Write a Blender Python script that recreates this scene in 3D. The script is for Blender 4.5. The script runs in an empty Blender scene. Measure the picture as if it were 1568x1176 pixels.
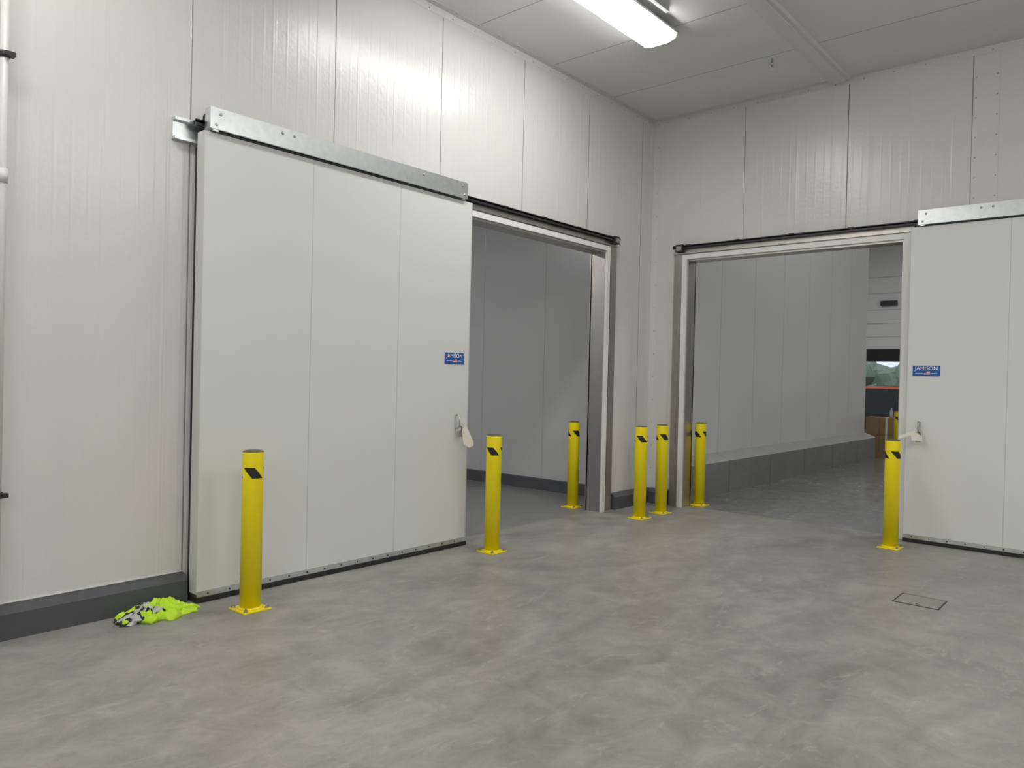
import bpy, bmesh, math, random
from mathutils import Vector, Matrix, noise
random.seed(4)
scn=bpy.context.scene
scn.view_settings.view_transform='Standard'
scn.view_settings.look='None'

# ------------------------------------------------------------ materials
def new_mat(name):
    m=bpy.data.materials.new(name); m.use_nodes=True
    nt=m.node_tree; b=nt.nodes['Principled BSDF']
    return m,nt,b
def N(nt,t,**kw):
    n=nt.nodes.new(t)
    for k,v in kw.items(): setattr(n,k,v)
    return n
def math_n(nt,op,a,b=None,c=None):
    n=N(nt,'ShaderNodeMath',operation=op)
    for i,v in enumerate((a,b,c)):
        if v is None: continue
        if isinstance(v,(int,float)): n.inputs[i].default_value=v
        else: nt.links.new(v,n.inputs[i])
    return n.outputs[0]
def plain(name,col,rough=.5,metal=0.,bump=0.,bscale=40,spec=.5,var=0.):
    m,nt,b=new_mat(name)
    b.inputs['Base Color'].default_value=(*col,1); b.inputs['Roughness'].default_value=rough
    b.inputs['Metallic'].default_value=metal
    b.inputs['Specular IOR Level'].default_value=spec
    if bump>0 or var>0:
        tc=N(nt,'ShaderNodeTexCoord')
        ns=N(nt,'ShaderNodeTexNoise'); ns.inputs['Scale'].default_value=bscale; ns.inputs['Detail'].default_value=3
        nt.links.new(tc.outputs['Object'],ns.inputs['Vector'])
    if bump>0:
        bp=N(nt,'ShaderNodeBump'); bp.inputs['Strength'].default_value=bump; bp.inputs['Distance'].default_value=.002
        nt.links.new(ns.outputs['Fac'],bp.inputs['Height']); nt.links.new(bp.outputs['Normal'],b.inputs['Normal'])
    if var>0:
        mx=N(nt,'ShaderNodeMix',data_type='RGBA')
        mx.inputs[6].default_value=(*[c*(1-var) for c in col],1); mx.inputs[7].default_value=(*[min(1,c*(1+var)) for c in col],1)
        nt.links.new(ns.outputs['Fac'],mx.inputs[0]); nt.links.new(mx.outputs[2],b.inputs['Base Color'])
    return m
def panel(name,col,axis,t0,pitch,rib=True,rough=.26,seam_dark=.35,ribstr=.6,seamw=.006):
    """insulated metal panel: vertical joints + shallow ribs"""
    m,nt,b=new_mat(name)
    tc=N(nt,'ShaderNodeTexCoord'); sp=N(nt,'ShaderNodeSeparateXYZ'); nt.links.new(tc.outputs['Object'],sp.inputs[0])
    t=sp.outputs[axis]
    a=math_n(nt,'SUBTRACT',t,t0); a=math_n(nt,'DIVIDE',a,pitch); a=math_n(nt,'ADD',a,.5)
    fr=math_n(nt,'FRACT',a); d=math_n(nt,'ABSOLUTE',math_n(nt,'SUBTRACT',fr,.5)); d=math_n(nt,'MULTIPLY',d,pitch)
    mr=N(nt,'ShaderNodeMapRange'); nt.links.new(d,mr.inputs[0]); mr.inputs[1].default_value=seamw*.4; mr.inputs[2].default_value=seamw
    mr.inputs[3].default_value=seam_dark; mr.inputs[4].default_value=1
    mx=N(nt,'ShaderNodeMix',data_type='RGBA',blend_type='MULTIPLY'); mx.inputs[0].default_value=1
    mx.inputs[6].default_value=(*col,1); nt.links.new(mr.outputs[0],mx.inputs[7])
    nt.links.new(mx.outputs[2],b.inputs['Base Color'])
    b.inputs['Roughness'].default_value=rough
    n2=N(nt,'ShaderNodeTexNoise'); n2.inputs['Scale'].default_value=22; n2.inputs['Detail'].default_value=1
    nt.links.new(tc.outputs['Object'],n2.inputs['Vector'])
    h=math_n(nt,'MULTIPLY',n2.outputs['Fac'],1.6 if rib else .25)
    if rib:
        for per,amp,off in ((.0992,.6,.0),(.3967,1.4,.03)):
            r=math_n(nt,'FRACT',math_n(nt,'DIVIDE',math_n(nt,'SUBTRACT',t,t0+off),per))
            r=math_n(nt,'ABSOLUTE',math_n(nt,'SUBTRACT',r,.5)); r=math_n(nt,'MULTIPLY',r,per)
            q=N(nt,'ShaderNodeMapRange',interpolation_type='SMOOTHSTEP'); nt.links.new(r,q.inputs[0])
            q.inputs[1].default_value=.003; q.inputs[2].default_value=.014; q.inputs[3].default_value=amp; q.inputs[4].default_value=0
            h=math_n(nt,'ADD',h,q.outputs[0])
    q=N(nt,'ShaderNodeMapRange'); nt.links.new(d,q.inputs[0]); q.inputs[1].default_value=0; q.inputs[2].default_value=seamw*1.5
    q.inputs[3].default_value=-2; q.inputs[4].default_value=0
    h=math_n(nt,'ADD',h,q.outputs[0])
    bp=N(nt,'ShaderNodeBump'); bp.inputs['Strength'].default_value=ribstr; bp.inputs['Distance'].default_value=.0018
    nt.links.new(h,bp.inputs['Height']); nt.links.new(bp.outputs['Normal'],b.inputs['Normal'])
    return m
def concrete(name,dark,light,rough=(.36,.55),seed=0.,contrast=1.):
    m,nt,b=new_mat(name)
    tc=N(nt,'ShaderNodeTexCoord')
    def noi(scale,det,rg,dist=0,sx=1,sy=1,rot=0):
        mp=N(nt,'ShaderNodeMapping'); mp.inputs['Scale'].default_value=(sx,sy,1); mp.inputs['Rotation'].default_value=(0,0,rot); mp.inputs['Location'].default_value=(seed,seed*2,0)
        nt.links.new(tc.outputs['Object'],mp.inputs[0])
        n=N(nt,'ShaderNodeTexNoise'); n.inputs['Scale'].default_value=scale; n.inputs['Detail'].default_value=det; n.inputs['Roughness'].default_value=rg; n.inputs['Distortion'].default_value=dist
        nt.links.new(mp.outputs[0],n.inputs['Vector']); return n.outputs['Fac']
    big=noi(.5,4,.6,.6); mid=noi(4.2,7,.74,.8); st=noi(3.4,6,.7,.7,1,.5,.6)
    f=math_n(nt,'MULTIPLY',big,.26); f=math_n(nt,'MULTIPLY_ADD',mid,.40,f); f=math_n(nt,'MULTIPLY_ADD',st,.34,f)
    cr=N(nt,'ShaderNodeValToRGB'); e=cr.color_ramp.elements
    w=.105/contrast
    e[0].position=.5-w; e[0].color=(*dark,1); e[1].position=.5+w; e[1].color=(*light,1)
    nt.links.new(f,cr.inputs[0])
    # pale scuffs
    sc=N(nt,'ShaderNodeMapRange'); nt.links.new(noi(6.5,8,.76,1.2,1,.42,-.75),sc.inputs[0]); sc.inputs[1].default_value=.56; sc.inputs[2].default_value=.68; sc.inputs[3].default_value=0; sc.inputs[4].default_value=.6*min(1,contrast)
    mx=N(nt,'ShaderNodeMix',data_type='RGBA'); nt.links.new(sc.outputs[0],mx.inputs[0]); nt.links.new(cr.outputs[0],mx.inputs[6]); mx.inputs[7].default_value=(*[min(1,c*1.2) for c in light],1)
    # small dark stains
    sd=N(nt,'ShaderNodeMapRange'); nt.links.new(noi(6.5,6,.66,.5),sd.inputs[0]); sd.inputs[1].default_value=.60; sd.inputs[2].default_value=.72; sd.inputs[3].default_value=0; sd.inputs[4].default_value=.4*min(1,contrast)
    mx2=N(nt,'ShaderNodeMix',data_type='RGBA'); nt.links.new(sd.outputs[0],mx2.inputs[0]); nt.links.new(mx.outputs[2],mx2.inputs[6]); mx2.inputs[7].default_value=(*[c*.82 for c in dark],1)
    nt.links.new(mx2.outputs[2],b.inputs['Base Color'])
    r=N(nt,'ShaderNodeMapRange'); nt.links.new(f,r.inputs[0]); r.inputs[1].default_value=.4; r.inputs[2].default_value=.6; r.inputs[3].default_value=rough[0]; r.inputs[4].default_value=rough[1]
    nt.links.new(r.outputs[0],b.inputs['Roughness'])
    return m
def emis(name,col,s):
    m,nt,b=new_mat(name)
    b.inputs['Base Color'].default_value=(.9,.9,.9,1)
    b.inputs['Emission Color'].default_value=(*col,1); b.inputs['Emission Strength'].default_value=s
    return m

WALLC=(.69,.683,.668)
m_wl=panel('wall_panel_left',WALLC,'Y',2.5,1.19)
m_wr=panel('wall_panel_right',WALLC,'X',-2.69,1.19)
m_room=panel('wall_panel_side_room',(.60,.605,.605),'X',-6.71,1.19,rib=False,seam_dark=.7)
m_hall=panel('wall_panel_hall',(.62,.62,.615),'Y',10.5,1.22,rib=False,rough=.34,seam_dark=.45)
m_ceil=panel('ceiling_panel',(.74,.74,.73),'Y',5.3,1.18,rib=False,rough=.45)
m_trim=plain('painted_trim',(.69,.683,.67),.35)
m_leaf=panel('door_leaf_white',(.72,.73,.72),'Y',.87,.875,rib=False,rough=.38,seam_dark=.7,ribstr=.12,seamw=.004)
m_leaf2=panel('door_leaf_white_b',(.72,.73,.72),'X',.87,.875,rib=False,rough=.38,seam_dark=.7,ribstr=.12,seamw=.004)
m_leafedge=plain('door_edge_frp',(.62,.62,.60),.4)
m_galv=plain('galvanized_steel',(.78,.82,.82),.33,1.,bump=.12,bscale=20,var=.12)
m_ss=plain('stainless_casing',(.50,.48,.455),.36,1.,bump=.06,bscale=8,var=.1)
m_gask=plain('white_gasket',(.82,.82,.81),.4)
m_black=plain('black_rubber',(.018,.018,.02),.6)
m_dark=plain('dark_steel',(.05,.05,.052),.45,.6)
m_base=plain('baseboard_grey',(.075,.078,.085),.5,var=.1,bscale=5)
m_yel=plain('safety_yellow',(.95,.775,.006),.3,var=.03,bscale=6)
m_cap=plain('bollard_cap',(.13,.12,.06),.5)
m_tape=plain('black_tape',(.012,.012,.014),.5)
m_bolt=plain('zinc_bolt',(.5,.48,.42),.35,1.)
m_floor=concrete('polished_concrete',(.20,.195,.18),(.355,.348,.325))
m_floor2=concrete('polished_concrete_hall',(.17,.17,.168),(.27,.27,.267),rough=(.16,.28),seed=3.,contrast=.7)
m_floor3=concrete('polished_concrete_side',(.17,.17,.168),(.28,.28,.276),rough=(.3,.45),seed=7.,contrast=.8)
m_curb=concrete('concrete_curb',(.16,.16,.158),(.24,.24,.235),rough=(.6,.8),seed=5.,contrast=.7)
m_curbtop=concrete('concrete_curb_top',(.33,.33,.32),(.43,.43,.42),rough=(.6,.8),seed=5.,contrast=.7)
m_led=emis('led_diffuser',(1.,.99,.97),21)
m_ledb=emis('led_diffuser_room',(1.,.99,.97),43)
m_led2=emis('led_diffuser_side',(1.,1.,1.),32)
m_led3=emis('led_diffuser_hall',(1.,1.,.99),62)
m_housing=plain('fixture_housing',(.55,.56,.57),.4)
m_blue=plain('sign_blue',(.01,.10,.36),.35)
m_white=plain('sign_white',(.85,.85,.85),.5)
m_red=plain('sign_red',(.6,.02,.03),.5)
m_tag=plain('paper_tag',(.82,.79,.70),.7)
m_hiv=plain('hi_vis_fabric',(.55,.82,.035),.8,bump=.4,bscale=60,var=.12)
m_silver=plain('reflective_tape',(.55,.56,.53),.45,.3)
m_vblk=plain('vest_black_trim',(.015,.017,.015),.8)
m_card=plain('cardboard',(.36,.24,.14),.8,var=.08,bscale=3)
m_plast=plain('clear_plastic',(.75,.8,.85),.15); m_plast.node_tree.nodes['Principled BSDF'].inputs['Transmission Weight'].default_value=.7
m_leafg=plain('foliage',(.20,.26,.19),.9,var=.3,bscale=3)
m_orange=plain('barrier_orange',(.75,.14,.06),.6)
m_asph=plain('asphalt',(.12,.12,.12),.9)

# ------------------------------------------------------------ mesh helper
class MB:
    def __init__(s): s.bm=bmesh.new(); s.mats=[]
    def mi(s,m):
        if m not in s.mats: s.mats.append(m)
        return s.mats.index(m)
    def box(s,x0,x1,y0,y1,z0,z1,m):
        i=s.mi(m); x0,x1=sorted((x0,x1));y0,y1=sorted((y0,y1));z0,z1=sorted((z0,z1))
        v=[s.bm.verts.new(p) for p in ((x0,y0,z0),(x1,y0,z0),(x1,y1,z0),(x0,y1,z0),(x0,y0,z1),(x1,y0,z1),(x1,y1,z1),(x0,y1,z1))]
        for f in ((3,2,1,0),(4,5,6,7),(0,1,5,4),(1,2,6,5),(2,3,7,6),(3,0,4,7)):
            q=s.bm.faces.new([v[k] for k in f]); q.material_index=i
    def prism(s,pts,axis,a,b,m):
        i=s.mi(m)
        def P(p,t):
            l=list(p); l.insert(axis,t); return l
        A=[s.bm.verts.new(P(p,a)) for p in pts]; B=[s.bm.verts.new(P(p,b)) for p in pts]
        n=len(pts); fs=[s.bm.faces.new(A),s.bm.faces.new(B[::-1])]
        for k in range(n): fs.append(s.bm.faces.new([A[k],B[k],B[(k+1)%n],A[(k+1)%n]]))
        for f in fs: f.material_index=i
    def lathe(s,prof,c,m,seg=32,axis=2,smooth=True):
        i=s.mi(m); rings=[]
        for r,h in prof:
            ring=[]
            for k in range(seg):
                a=2*math.pi*k/seg; u,v=r*math.cos(a),r*math.sin(a)
                p=[u,v]; p.insert(axis,h)
                ring.append(s.bm.verts.new((c[0]+p[0],c[1]+p[1],c[2]+p[2])))
            rings.append(ring)
        for a,b in zip(rings,rings[1:]):
            for k in range(seg):
                f=s.bm.faces.new([a[k],a[(k+1)%seg],b[(k+1)%seg],b[k]]); f.material_index=i; f.smooth=smooth
        for r in (rings[0][::-1],rings[-1]):
            f=s.bm.faces.new(r); f.material_index=i
    def tube(s,pts,r,m,seg=10):
        i=s.mi(m); rings=[]; pts=[Vector(p) for p in pts]
        for k,p in enumerate(pts):
            d=(pts[min(k+1,len(pts)-1)]-pts[max(k-1,0)]).normalized()
            a=d.orthogonal().normalized() if k==0 else (a-d*a.dot(d)).normalized()
            c=d.cross(a)
            rings.append([s.bm.verts.new(p+(a*math.cos(2*math.pi*j/seg)+c*math.sin(2*math.pi*j/seg))*r) for j in range(seg)])
        for A,B in zip(rings,rings[1:]):
            for j in range(seg):
                f=s.bm.faces.new([A[j],A[(j+1)%seg],B[(j+1)%seg],B[j]]); f.material_index=i; f.smooth=True
        for q in (rings[0][::-1],rings[-1]):
            f=s.bm.faces.new(q); f.material_index=i
    def obj(s,name,origin=(0,0,0),parent=None,bevel=0):
        bmesh.ops.recalc_face_normals(s.bm,faces=s.bm.faces[:])
        O=Vector(origin)
        for v in s.bm.verts: v.co-=O
        me=bpy.data.meshes.new(name); s.bm.to_mesh(me); s.bm.free()
        for m in s.mats: me.materials.append(m)
        o=bpy.data.objects.new(name,me); scn.collection.objects.link(o)
        if parent: o.parent=parent; o.location=O-Vector(parent.location)
        else: o.location=O
        if bevel:
            b=o.modifiers.new('bevel','BEVEL'); b.width=bevel; b.segments=2; b.limit_method='ANGLE'; b.angle_limit=math.radians(50)
        return o
def empty(name,loc):
    o=bpy.data.objects.new(name,None); o.location=loc; o.empty_display_size=.2; scn.collection.objects.link(o); return o

XW,YW,ZC=-5.137,8.737,4.994
TH=.13
# ------------------------------------------------------------ room shell
LO=(5.14,7.58,3.12)      # left opening y0,y1,top
RO=(-4.57,-2.09,3.12)    # right opening x0,x1,top
XR,YB=6.5,-7.
b=MB()
for y0,y1,z0,z1 in ((YB,LO[0],0,ZC),(LO[1],YW+TH,0,ZC),(LO[0],LO[1],LO[2],ZC)): b.box(XW-TH,XW,y0,y1,z0,z1,m_wl)
b.obj('wall_left')
b=MB()
for x0,x1,z0,z1 in ((XW,RO[0],0,ZC),(RO[1],XR,0,ZC),(RO[0],RO[1],RO[2],ZC)): b.box(x0,x1,YW,YW+TH,z0,z1,m_wr)
b.obj('wall_right')
b=MB(); b.box(XR,XR+TH,YB,YW+TH,0,ZC,m_wl); b.obj('wall_far_side')
b=MB(); b.box(XW-TH,XR+TH,YB-TH,YB,0,ZC,m_wr); b.obj('wall_back')
b=MB(); b.box(XW-TH,XR+TH,YB-TH,YW+TH,ZC,ZC+.12,m_ceil); b.obj('ceiling')
b=MB(); b.box(XW-TH*.5,XR+TH,YB-TH,YW+TH*.5,-.15,0,m_floor); b.obj('floor')
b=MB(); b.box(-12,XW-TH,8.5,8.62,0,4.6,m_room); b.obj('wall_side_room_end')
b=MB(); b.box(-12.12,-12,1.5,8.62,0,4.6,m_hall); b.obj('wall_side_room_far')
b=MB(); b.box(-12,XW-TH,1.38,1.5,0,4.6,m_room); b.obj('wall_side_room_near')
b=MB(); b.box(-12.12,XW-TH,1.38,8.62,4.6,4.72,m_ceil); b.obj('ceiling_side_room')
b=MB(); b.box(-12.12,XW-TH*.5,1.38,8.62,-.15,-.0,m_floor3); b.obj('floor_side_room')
b=MB(); b.prism([(8.498,0),(8.498,.16),(8.46,.15),(8.44,.0)],0,-12,XW-TH-.002,m_base); b.obj('baseboard_side_room')
b=MB(); b.box(-5.1,-4.97,YW+TH,17.8,0,7,m_hall); b.obj('wall_hall_left')
b=MB()
y=YW+TH+.01
while y<17.8:
    y1=min(y+1.52,17.8)
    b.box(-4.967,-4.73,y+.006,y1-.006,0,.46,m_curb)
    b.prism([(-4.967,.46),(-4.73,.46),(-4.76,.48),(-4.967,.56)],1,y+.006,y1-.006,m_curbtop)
    y=y1
b.obj('concrete_curb')
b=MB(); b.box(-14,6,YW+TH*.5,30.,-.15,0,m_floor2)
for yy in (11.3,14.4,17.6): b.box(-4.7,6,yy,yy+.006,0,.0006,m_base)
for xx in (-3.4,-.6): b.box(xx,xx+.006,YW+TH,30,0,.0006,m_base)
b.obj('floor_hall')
b=MB(); b.box(-14,6,YW+TH,30.12,7,7.12,m_ceil); b.obj('ceiling_hall')
b=MB(); b.box(6,6.12,YW+TH,30.12,0,7,m_hall); b.obj('wall_hall_right')
b=MB(); b.box(-14.12,-14,YW+TH,30.12,0,7,m_hall); b.obj('wall_hall_outer')
b=MB(); b.box(-14.12,XW-TH,YW+TH,YW+TH+.1,0,7,m_hall); b.box(-5.1,6,YW+TH-.002,YW+TH+.1,ZC+.12,7,m_hall); b.obj('wall_hall_near')
b=MB()
wx0,wx1,wz0,wz1=-8.6,-5.6,1.5,2.5
for x0,x1,z0,z1 in ((-14,wx0,0,7),(wx1,6,0,7),(wx0,wx1,2.95,7)): b.box(x0,x1,30,30.12,z0,z1,m_white)
for z in (3.4,3.9,4.4,5.0,5.6): b.box(-14,6,29.985,30,z,z+.02,m_housing)
b.obj('wall_hall_end')
b=MB()
b.box(wx0,wx1,30,30.1,0,wz0,m_base); b.box(wx0,wx1,29.98,30.1,wz1,2.95,m_dark)
for x in (wx0,-7.05,wx1-.08): b.box(x,x+.08,29.97,30.1,wz0,wz1,m_dark)
b.obj('window_1')
b=MB(); b.box(-40,30,30.12,70,-1.3,-1.2,m_asph); b.obj('ground_outside')
b=MB(); i=b.mi(m_leafg)
for k in range(60):
    c=Vector((-30+k*.8+random.uniform(-.4,.4),48+random.uniform(-2,2),random.uniform(-.4,2.2)))
    r=bmesh.ops.create_icosphere(b.bm,subdivisions=2,radius=random.uniform(.9,1.7),matrix=Matrix.Translation(c))
    for v in r['verts']: v.co+=(v.co-c)*noise.noise(v.co*1.3)*.5
b.obj('hedge_trees')
b=MB(); b.box(-30,15,40,40.1,1.45,1.58,m_orange)
for x in range(-30,16,3): b.box(x,x+.12,40.02,40.1,-1.2,1.45,m_orange)
b.obj('orange_barrier')
b=MB(); b.box(-7.9,-7.35,29.85,29.98,4.55,4.72,m_dark); b.obj('wall_vent',(-7.6,29.9,4.6))

# trims ---------------------------------------------------
def rivet(b,p,ax,m=m_trim,r=.008,h=.006):
    prof=[(r,0),(r*.9,h*.6),(r*.4,h)]
    if ax==0: b.lathe(prof,p,m,8,0)
    else: b.lathe([(a,-c) for a,c in prof],p,m,8,ax)
b=MB()
b.box(XW,XW+.003,YW-.09,YW,.2,ZC-.075,m_trim); b.box(XW+.003,XW+.09,YW-.003,YW,.2,ZC-.075,m_trim)
z=.35
while z<ZC-.1:
    rivet(b,(XW+.003,YW-.07,z),0); rivet(b,(XW+.07,YW-.003,z+.1),1,m_bolt); z+=.3
b.obj('trim_corner')
b=MB()
b.box(XW,XW+.003,YB,YW,ZC-.07,ZC,m_trim); b.box(XW+.003,XW+.07,YB,YW,ZC-.003,ZC,m_trim)
b.box(XW+.003,XR,YW-.003,YW,ZC-.07,ZC-.003,m_trim); b.box(XW+.07,XR,YW-.07,YW-.003,ZC-.003,ZC,m_trim)
y=2.
while y<YW: rivet(b,(XW+.003,y,ZC-.045),0,m_bolt); rivet(b,(XW+.055,y,ZC-.003),2,m_bolt); y+=.3
x=XW+.2
while x<2: rivet(b,(x,YW-.003,ZC-.045),1,m_bolt); x+=.3
b.obj('trim_ceiling')
b=MB(); b.box(-1.49,-1.27,YW-.004,YW,3.42,ZC-.08,m_trim)
z=3.5
while z<ZC-.1: rivet(b,(-1.47,YW-.004,z),1,m_bolt); rivet(b,(-1.29,YW-.004,z),1,m_bolt); z+=.2
b.obj('trim_panel_joint')
b=MB()
b.box(-2.86,-2.67,YB,YW-.075,ZC-.045,ZC,m_trim); b.box(-2.825,-2.705,YB,YW-.075,ZC-.065,ZC-.045,m_trim)
b.obj('ceiling_beam')
b=MB(); b.prism([(XW,0),(XW+.09,0),(XW+.085,.15),(XW+.06,.185),(XW,.195)],1,YB,2.50,m_base); b.box(XW,XW+.012,YB,2.50,.195,.2,m_trim); b.obj('baseboard_left')
b=MB(); b.prism([(XW,0),(XW+.09,0),(XW+.085,.15),(XW+.06,.185),(XW,.195)],1,7.86,YW,m_base); b.prism([(YW,0),(YW-.09,0),(YW-.085,.15),(YW-.06,.185),(YW,.195)],0,XW+.09,-4.78,m_base); b.obj('baseboard_corner')

# ------------------------------------------------------------ door frames + tracks
b=MB(); y0,y1,zt=LO; cas=.25
b.box(XW,XW+.05,y1+.03,y1+cas,0,3.29,m_ss)
b.box(XW,XW+.05,y0-.1,y1+.03,zt+.04,3.29,m_ss)
b.box(XW+.05,XW+.062,y1+.11,y1+.13,0,zt+.1,m_ss)
b.box(XW+.05,XW+.075,y0-.1,y1+cas,3.21,3.225,m_ss)
b.box(XW-TH-.02,XW+.05,y1-.004,y1+.03,0,zt,m_ss); b.box(XW-TH-.02,XW+.05,y0-.03,y0+.004,0,zt,m_ss)
b.box(XW-TH-.02,XW+.05,y0,y1+.03,zt-.004,zt+.04,m_ss)
b.box(XW+.05,XW+.075,y1+.01,y1+.075,0,zt+.075,m_gask); b.box(XW+.05,XW+.075,y0,y1+.01,zt+.02,zt+.075,m_gask)
b.box(XW-TH-.03,XW-TH-.004,y1-.004,y1+.2,0,zt+.2,m_ss); b.box(XW-TH-.03,XW-TH-.004,y0,y1-.004,zt,zt+.2,m_ss)
z=.15
while z<3.2: rivet(b,(XW+.05,y1+.19,z),0,m_bolt,.009); z+=.42
y=y0
while y<y1: rivet(b,(XW+.05,y+.1,3.17),0,m_bolt,.009); y+=.4
b.obj('door_frame',(XW,LO[1],0))
b=MB(); x0,x1,zt=RO; F=YW
b.box(x0-.20,x0-.03,F-.05,F,0,3.29,m_ss)
b.box(x0-.03,x1+.1,F-.05,F,zt+.04,3.29,m_ss)
b.box(x0-.14,x0-.12,F-.062,F-.05,0,zt+.1,m_ss)
b.box(x0-.20,x1+.1,F-.075,F-.05,3.21,3.225,m_ss)
b.box(x0-.03,x0+.004,F-.05,F+TH+.02,0,zt,m_ss); b.box(x1-.004,x1+.03,F-.05,F+TH+.02,0,zt,m_ss)
b.box(x0-.03,x1+.03,F-.05,F+TH+.02,zt-.004,zt+.04,m_ss)
b.box(x0-.075,x0-.01,F-.075,F-.05,0,zt+.02,m_gask); b.box(x1+.01,x1+.075,F-.075,F-.05,0,zt+.02,m_gask)
b.box(x0-.075,x1+.075,F-.075,F-.05,zt+.02,zt+.075,m_gask)
b.box(x0-.12,x0+.004,F+TH+.004,F+TH+.03,0,zt+.2,m_ss); b.box(x0+.004,x1,F+TH+.004,F+TH+.03,zt,zt+.2,m_ss)
z=.15
while z<3.2: rivet(b,(x0-.17,F-.05,z),1,m_bolt,.009); z+=.42
x=x0
while x<x1: rivet(b,(x+.1,F-.05,3.17),1,m_bolt,.009); x+=.4
b.obj('door_frame.001',(RO[0],YW,0))
def track(kind):
    b=MB()
    def bx(a0,a1,d0,d1,z0,z1,m):
        if kind=='L': b.box(XW+d0,XW+d1,a0,a1,z0,z1,m)
        else: b.box(a0,a1,YW-d0,YW-d1,z0,z1,m)
    if kind=='L': s,mid,e=2.37,5.05,7.83
    else: s,mid,e=-4.77,-1.95,.85
    A,Bm=(s,mid) if kind=='L' else (mid,e)
    bx(A,Bm,.001,.015,3.16,3.31,m_galv); bx(A,Bm,.015,.05,3.16,3.18,m_galv); bx(A,Bm,.015,.05,3.29,3.31,m_galv)
    a0=s+.12 if kind=='L' else s; a1=e if kind=='L' else e-.12
    bx(a0,a1,.052,.10,3.292,3.305,m_dark); bx(a0,a1,.085,.10,3.272,3.315,m_dark)
    n=9
    for k in range(n):
        a=s+.2+(e-s-.4)*k/(n-1)
        bx(a-.03,a+.03,.002,.085,3.306,3.325,m_dark)
    a=e-.1 if kind=='L' else s+.1
    bx(a-.05,a+.05,.051,.12,3.235,3.325,m_dark)
    bx(a-.035,a+.035,.12,.13,3.25,3.30,m_bolt)
    return b
b=track('L'); b.obj('sliding_track',(XW,2.37,3.16))
b=track('R'); b.obj('sliding_track.001',(-4.77,YW,3.16))

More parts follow.
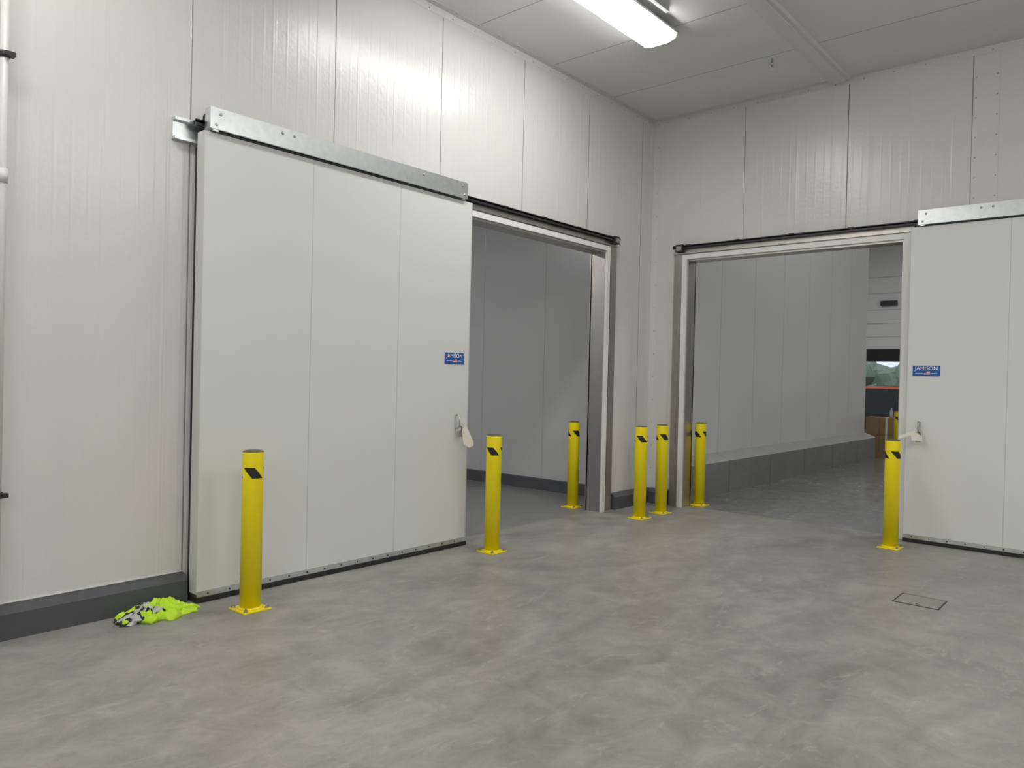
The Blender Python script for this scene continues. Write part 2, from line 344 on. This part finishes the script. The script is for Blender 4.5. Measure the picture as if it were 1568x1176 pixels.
# ------------------------------------------------------------ sliding doors
def text_mesh(body,size,mat,M,name,parent):
    c=bpy.data.curves.new(name,'FONT'); c.body=body; c.size=size; c.align_x='CENTER'; c.align_y='CENTER'; c.extrude=.0006; c.resolution_u=3
    o=bpy.data.objects.new(name+'_tmp',c); scn.collection.objects.link(o)
    dg=bpy.context.evaluated_depsgraph_get(); me=bpy.data.meshes.new_from_object(o.evaluated_get(dg)); bpy.data.objects.remove(o)
    me.materials.clear(); me.materials.append(mat)
    q=bpy.data.objects.new(name,me); scn.collection.objects.link(q)
    q.parent=parent; q.matrix_local=M
    return q
def door(kind):
    if kind=='L': O=Vector((-4.967,2.522,0)); W=2.625
    else: O=Vector((-1.987,8.556,0)); W=2.625
    E=empty('door_1' if kind=='L' else 'door_2',O)
    def P(a,d,z):
        return (O.x+d,O.y+a,z) if kind=='L' else (O.x+a,O.y-d,z)
    AX=0 if kind=='L' else 1
    def mk():
        b=MB()
        def bx(a0,a1,d0,d1,z0,z1,m):
            if kind=='L': b.box(O.x+d0,O.x+d1,O.y+a0,O.y+a1,z0,z1,m)
            else: b.box(O.x+a0,O.x+a1,O.y-d0,O.y-d1,z0,z1,m)
        return b,bx
    b,bx=mk(); ml=m_leaf if kind=='L' else m_leaf2
    bx(.0,W,-.10,0,.075,3.23,ml); b.obj('leaf',O,E,bevel=.004)
    b,bx=mk()
    for a0,a1 in ((-.004,.0),(W,W+.004)): bx(a0,a1,-.10,-.001,.06,3.23,m_leafedge)
    b.obj('edge_trim',O,E)
    b,bx=mk()
    bx(.0,W,-.095,.004,.035,.075,m_galv); bx(-.003,W+.003,-.09,.012,.003,.038,m_black)
    a=.08
    while a<W: rivet(b,P(a,.004,.057),AX,m_dark,.007); a+=.16
    b.obj('bottom_seal',O,E)
    b,bx=mk()
    bx(.01,.05,-.155,-.10,.03,3.14,m_black); bx(.0,W,-.118,-.10,.03,.06,m_black)
    b.obj('perimeter_gasket',O,E)
    b,bx=mk(); h0,h1=(.02,2.52) if kind=='L' else (.07,2.60)
    bx(h0,h1,.03,.036,3.245,3.39,m_galv); bx(h0,h1,-.04,.03,3.384,3.39,m_galv); bx(h0,h1,.015,.03,3.243,3.249,m_galv)
    bx(h0-.004,h0,-.04,.036,3.245,3.39,m_galv); bx(h1,h1+.004,-.04,.036,3.245,3.39,m_galv)
    for a in (h0+.07,h0+.55,h0+.65,h1-.55,h1-.07): rivet(b,P(a,.036,3.35),AX,m_bolt,.012,.008)
    for a in (h0+.04,h1-.04): rivet(b,P(a,.036,3.275),AX,m_bolt,.012,.008); bx(a-.02,a+.02,-.09,.028,3.232,3.26,m_galv)
    bx(h0+.02,h1-.02,-.09,.01,3.231,3.241,m_dark)
    b.obj('track_hood',O,E)
    b,bx=mk()
    for a in ((.06,.25,2.2) if kind=='L' else (.3,2.2)):
        b.lathe([(.045,-.012),(.03,-.006),(.03,.006),(.045,.012)],P(a,-.06,3.33),m_dark,20,AX)
        bx(a-.02,a+.02,-.05,-.04,3.2,3.36,m_galv)
    b.obj('rollers',O,E)
    b,bx=mk()
    c=2.43 if kind=='L' else .175; hw=.125
    bx(c-hw,c+hw,0.0005,.003,1.705,1.81,m_blue)
    bx(c-.02,c+.035,.003,.004,1.722,1.752,m_white)
    for k in range(3): bx(c-.02,c+.035,.004,.0045,1.724+k*.01,1.729+k*.01,m_red)
    bx(c-.02,c+.004,.0045,.005,1.738,1.752,m_blue)
    bx(c-.10,c-.03,.003,.004,1.733,1.737,m_white); bx(c+.045,c+.10,.003,.004,1.733,1.737,m_white)
    b.obj('sign_plate',O,E)
    if kind=='L': M=Matrix.Translation((.0045,c,1.782))@Matrix(((0,0,1,0),(1,0,0,0),(0,1,0,0),(0,0,0,1)))
    else: M=Matrix.Translation((c,-.0045,1.782))@Matrix(((1,0,0,0),(0,0,-1,0),(0,1,0,0),(0,0,0,1)))
    text_mesh('JAMISON',.052,m_white,M,'sign_lettering',E)
    # latch handle: escutcheon, curved lever and padlock
    c=2.46 if kind=='L' else .125
    b,bx=mk()
    bx(c-.012,c+.016,0.0005,.008,1.11,1.25,m_galv)
    b.tube([P(c,.008,1.235),P(c,.035,1.24),P(c,.055,1.225),P(c,.058,1.18),P(c+.002,.055,1.14),P(c+.006,.04,1.115),P(c+.006,.008,1.11)],.007,m_bolt)
    b.tube([P(c,.055,1.14),P(c+.02,.06,1.13),P(c+.025,.06,1.10),P(c+.01,.06,1.085)],.004,m_dark)
    bx(c-.018,c+.028,.048,.07,1.035,1.09,m_bolt)
    b.obj('latch_handle',O,E,bevel=.002)
    b,bx=mk()
    i=b.mi(m_tag)
    if kind=='L':
        pts=[(.02,.0),(.07,.035),(.155,-.115),(.16,-.155),(.11,-.175),(.045,-.135)]
        for dd in (.075,.0765):
            f=b.bm.faces.new([b.bm.verts.new(P(c-.01+p,dd+p*.15,1.105+q)) for p,q in pts]); f.material_index=i
        b.tube([P(c+.01,.06,1.13),P(c+.03,.075,1.12)],.0015,m_dark,6)
    else:
        for pl in ([(-.175,1.055),(-.165,1.09),(-.02,1.155),(-.012,1.12)],[(-.05,1.05),(-.055,1.11),(-.02,1.13),(.045,1.10),(.05,1.045)]):
            f=b.bm.faces.new([b.bm.verts.new(P(c+p,.078 if len(pl)==4 else .082,z)) for p,z in pl]); f.material_index=i
        b.tube([P(c,.06,1.13),P(c-.02,.078,1.14)],.0015,m_dark,6)
    b.obj('paper_tag',O,E)
    return E
door('L'); door('R')

# ------------------------------------------------------------ bollards
BH=1.067
def bollard(x,y,delta):
    E=empty('safety_bollard',(x,y,0))
    b=MB(); R=.07
    b.lathe([(R,.012),(R,BH-.016),(R*.985,BH-.010)],(x,y,0),m_yel,48)
    b.lathe([(R*.985,BH-.010),(R*.93,BH-.003),(R*.7,BH+.003),(R*.3,BH+.006)],(x,y,0),m_cap,48)
    b.lathe([(R+.012,.012),(R+.004,.018),(R,.024)],(x,y,0),m_yel,48)
    b.obj('post',(x,y,0),E)
    b=MB(); b.box(x-.1,x+.1,y-.1,y+.1,0,.012,m_yel); b.obj('base_plate',(x,y,0),E,bevel=.003)
    b=MB()
    for sx in (-1,1):
        for sy in (-1,1):
            p=(x+sx*.078,y+sy*.078,0)
            b.lathe([(.016,.012),(.016,.015)],p,m_bolt,16); b.lathe([(.012,.015),(.012,.026)],p,m_bolt,6,smooth=False); b.lathe([(.006,.026),(.006,.036)],p,m_bolt,10)
    b.obj('anchor_bolts',(x,y,0),E)
    b=MB(); i=b.mi(m_tape); phi0=math.atan2(-y,-x)+math.radians(delta)
    for rep in range(3):
        n=14; rows=[]
        for r in range(7):
            row=[]
            for k in range(n+1):
                a=phi0+rep*2*math.pi/3+math.radians(-56+62*k/n+50*r/6)
                row.append(b.bm.verts.new((x+(R+.0008)*math.cos(a),y+(R+.0008)*math.sin(a),.957-.072*r/6)))
            rows.append(row)
        for A,Bq in zip(rows,rows[1:]):
            for k in range(n):
                f=b.bm.faces.new([A[k],A[k+1],Bq[k+1],Bq[k]]); f.material_index=i; f.smooth=True
    b.obj('warning_stripes',(x,y,0),E)
for x,y,d in ((-4.601,2.712,3),(-4.604,5.127,-12),(-5.52,7.629,40),(-4.548,7.607,8),(-4.551,8.102,28),(-4.50,8.995,-45),(-1.994,8.113,40),(-4.2,17.4,0)): bollard(x,y,d)

# ------------------------------------------------------------ light fixtures
def fixture(x,y0,y1,zc,led,name='ceiling_light'):
    E=empty(name,(x,(y0+y1)/2,zc)); O=E.location.copy()
    b=MB(); b.box(x-.10,x+.10,y0+.02,y1-.02,zc-.055,zc,m_housing); b.box(x-.19,x+.19,y0,y1,zc-.075,zc-.055,m_housing); b.obj('housing',O,E)
    b=MB(); b.prism([(x-.18,zc-.075),(x-.165,zc-.115),(x-.09,zc-.135),(x+.09,zc-.135),(x+.165,zc-.115),(x+.18,zc-.075)],1,y0+.015,y1-.015,led)
    b.obj('diffuser_lens',O,E)
    b=MB()
    for yy in (y0,y1-.015): b.prism([(x-.19,zc-.075),(x-.17,zc-.12),(x-.095,zc-.142),(x+.095,zc-.142),(x+.17,zc-.12),(x+.19,zc-.075)],1,yy,yy+.015,m_white)
    b.obj('end_caps',O,E)
fixture(-3.77,4.08,6.48,ZC,m_led)
fixture(-3.77,-.6,1.8,ZC,m_led)
fixture(-3.77,-5.4,-3.0,ZC,m_led)
for y in (5.28,.6,-4.2): fixture(2.2,y-1.2,y+1.2,ZC,m_ledb)
fixture(-9.,2.6,5.0,4.6,m_led2)
for x,y in ((.5,13),(-8,23),(-1,23)): fixture(x,y-1.2,y+1.2,7,m_led3)
b=MB(); b.box(-3.50,-3.46,5.1,6.1,ZC-.05,ZC,m_housing); b.obj('light_conduit',(-3.5,5.6,ZC-.02))
b=MB(); p=(-3.16,7.72,ZC)
b.lathe([(.045,0),(.043,-.006),(.02,-.012)],p,m_galv,24); b.lathe([(.014,-.012),(.014,-.06),(.02,-.062),(.02,-.075)],p,m_galv,12)
b.lathe([(.012,-.075),(.008,-.09)],p,m_bolt,10)
b.box(p[0]-.02,p[0]-.015,p[1]-.004,p[1]+.004,ZC-.11,ZC-.07,m_galv); b.box(p[0]+.015,p[0]+.02,p[1]-.004,p[1]+.004,ZC-.11,ZC-.07,m_galv)
b.lathe([(.03,-.11),(.03,-.114)],p,m_galv,16); b.lathe([(.004,-.09),(.004,-.11)],p,m_red,8)
b.obj('sprinkler_head',p)
b=MB(); px,py=XW+.09,1.365
b.lathe([(.022,.0),(.022,ZC)],(px,py,0),m_trim,20)
for z in (.85,3.37):
    b.box(XW,px,py-.02,py+.02,z-.012,z+.012,m_dark); b.lathe([(.028,-.018),(.028,.018)],(px,py,z),m_dark,16)
    b.box(px,px+.05,py-.006,py+.045,z-.012,z+.012,m_dark)
b.lathe([(.028,2.64),(.028,2.72)],(px,py,0),m_trim,20)
b.obj('wall_conduit_pipe',(px,py,0))

# ------------------------------------------------------------ floor cover
b=MB(); x0,x1,y0,y1=-1.48,-1.17,6.10,6.40
t=.008
for a in ((x0,x1,y0,y0+t),(x0,x1,y1-t,y1),(x0,x0+t,y0+t,y1-t),(x1-t,x1,y0+t,y1-t)): b.box(*a,0.0,.003,m_dark)
b.box(x0+.012,x1-.012,y0+.012,y1-.012,0,.0035,m_floor)
b.lathe([(.01,.0035),(.01,.005)],((x0+x1)/2,y0+.05,0),m_dark,12)
b.obj('floor_drain_cover',((x0+x1)/2,(y0+y1)/2,0))

# ------------------------------------------------------------ hi-vis vest
b=MB(); nx,ny=80,44; cx,cy=-4.90,2.225
mh,ms,mk_=b.mi(m_hiv),b.mi(m_silver),b.mi(m_vblk)
grid=[]
for i in range(nx+1):
    row=[]
    for j in range(ny+1):
        s=i/nx*2-1; t=j/ny*2-1
        a=s*math.sqrt(max(0,1-t*t*.45)); c=t*math.sqrt(max(0,1-s*s*.45))
        ang=math.atan2(c,a); rr=1+.22*noise.noise(Vector((math.cos(ang)*2,math.sin(ang)*2,3)))
        yy=cy+a*rr*.26+.03*noise.noise(Vector((s*4,t*4,1))); xx=cx+c*rr*.135+.04*noise.noise(Vector((s*3,t*3,9)))
        edge=max(0,1-max(abs(s),abs(t))**3)
        f=noise.noise(Vector((s*1.6,t*1.4,5)))*.5+.5
        fold=1-abs(noise.noise(Vector((s*3.2+t,t*2.4,2.))))*2.4
        fold2=1-abs(noise.noise(Vector((s*6,t*5-s*2,7.))))*2.2
        h=edge*(.024+.07*f*max(0,fold)+.03*max(0,fold2))*(1.1-.45*s*s)+.001
        row.append(b.bm.verts.new((xx,yy,h)))
    grid.append(row)
for i in range(nx):
    for j in range(ny):
        f=b.bm.faces.new([grid[i][j],grid[i+1][j],grid[i+1][j+1],grid[i][j+1]]); f.smooth=True
        s=i/nx*2-1; t=j/ny*2-1
        q=s+.5*t+.25*noise.noise(Vector((s*2,t*2,0)))
        q2=t-.6*s+.3*noise.noise(Vector((s*2,t*2,4)))
        m=mh
        if abs(q+.45)<.10: m=ms
        elif abs(q+.45)<.15 : m=mk_
        elif abs(q2-.45)<.09 and s<.0: m=ms
        elif abs(q2-.45)<.14 and s<.0: m=mk_
        elif s<-.9: m=mk_
        f.material_index=m
v=b.obj('safety_vest',(cx,cy,0)); sd=v.modifiers.new('s','SOLIDIFY'); sd.thickness=.002; sd.offset=1

# ------------------------------------------------------------ boxes & bottle
b=MB()
b.box(-5.05,-4.47,18.15,18.7,0,.12,m_card)
for z0,z1 in ((.12,.5),(.505,.89)):
    b.box(-5.05,-4.77,18.2,18.65,z0,z1,m_card); b.box(-4.765,-4.47,18.2,18.65,z0,z1,m_card)
    b.box(-4.64,-4.6,18.195,18.655,z0,z1+.002,m_tag)
b.obj('cardboard_box_stack',(-4.76,18.4,0))
b=MB(); b.lathe([(.035,.892),(.036,1.0),(.034,1.04),(.014,1.08),(.014,1.09)],(-4.55,18.3,0),m_plast,20); b.lathe([(.017,1.088),(.017,1.11)],(-4.55,18.3,0),m_white,16); b.obj('water_bottle',(-4.55,18.3,.892))

# ------------------------------------------------------------ world + camera
w=bpy.data.worlds.new('World'); scn.world=w; w.use_nodes=True
bg=w.node_tree.nodes['Background']; bg.inputs[0].default_value=(.80,.88,1,1); bg.inputs[1].default_value=1.0

cd=bpy.data.cameras.new('camera'); co=bpy.data.objects.new('camera',cd); scn.collection.objects.link(co)
cd.sensor_fit='HORIZONTAL'; cd.sensor_width=36; cd.lens=36*1156.6/1568; cd.clip_end=200
yaw,pit,rol=math.radians(40.674),math.radians(.489),math.radians(1.319)
Fw=Vector((-math.sin(yaw),math.cos(yaw),0));R=Vector((math.cos(yaw),math.sin(yaw),0));U=Vector((0,0,1))
F2=Fw*math.cos(pit)-U*math.sin(pit); U2=Fw*math.sin(pit)+U*math.cos(pit)
c,s=math.cos(rol),math.sin(rol)
Xc=R*c+U2*s; Yc=U2*c-R*s
Mx=Matrix((Xc,Yc,-F2)).transposed().to_4x4(); Mx.translation=Vector((0,0,1.594))
co.matrix_world=Mx
scn.camera=co
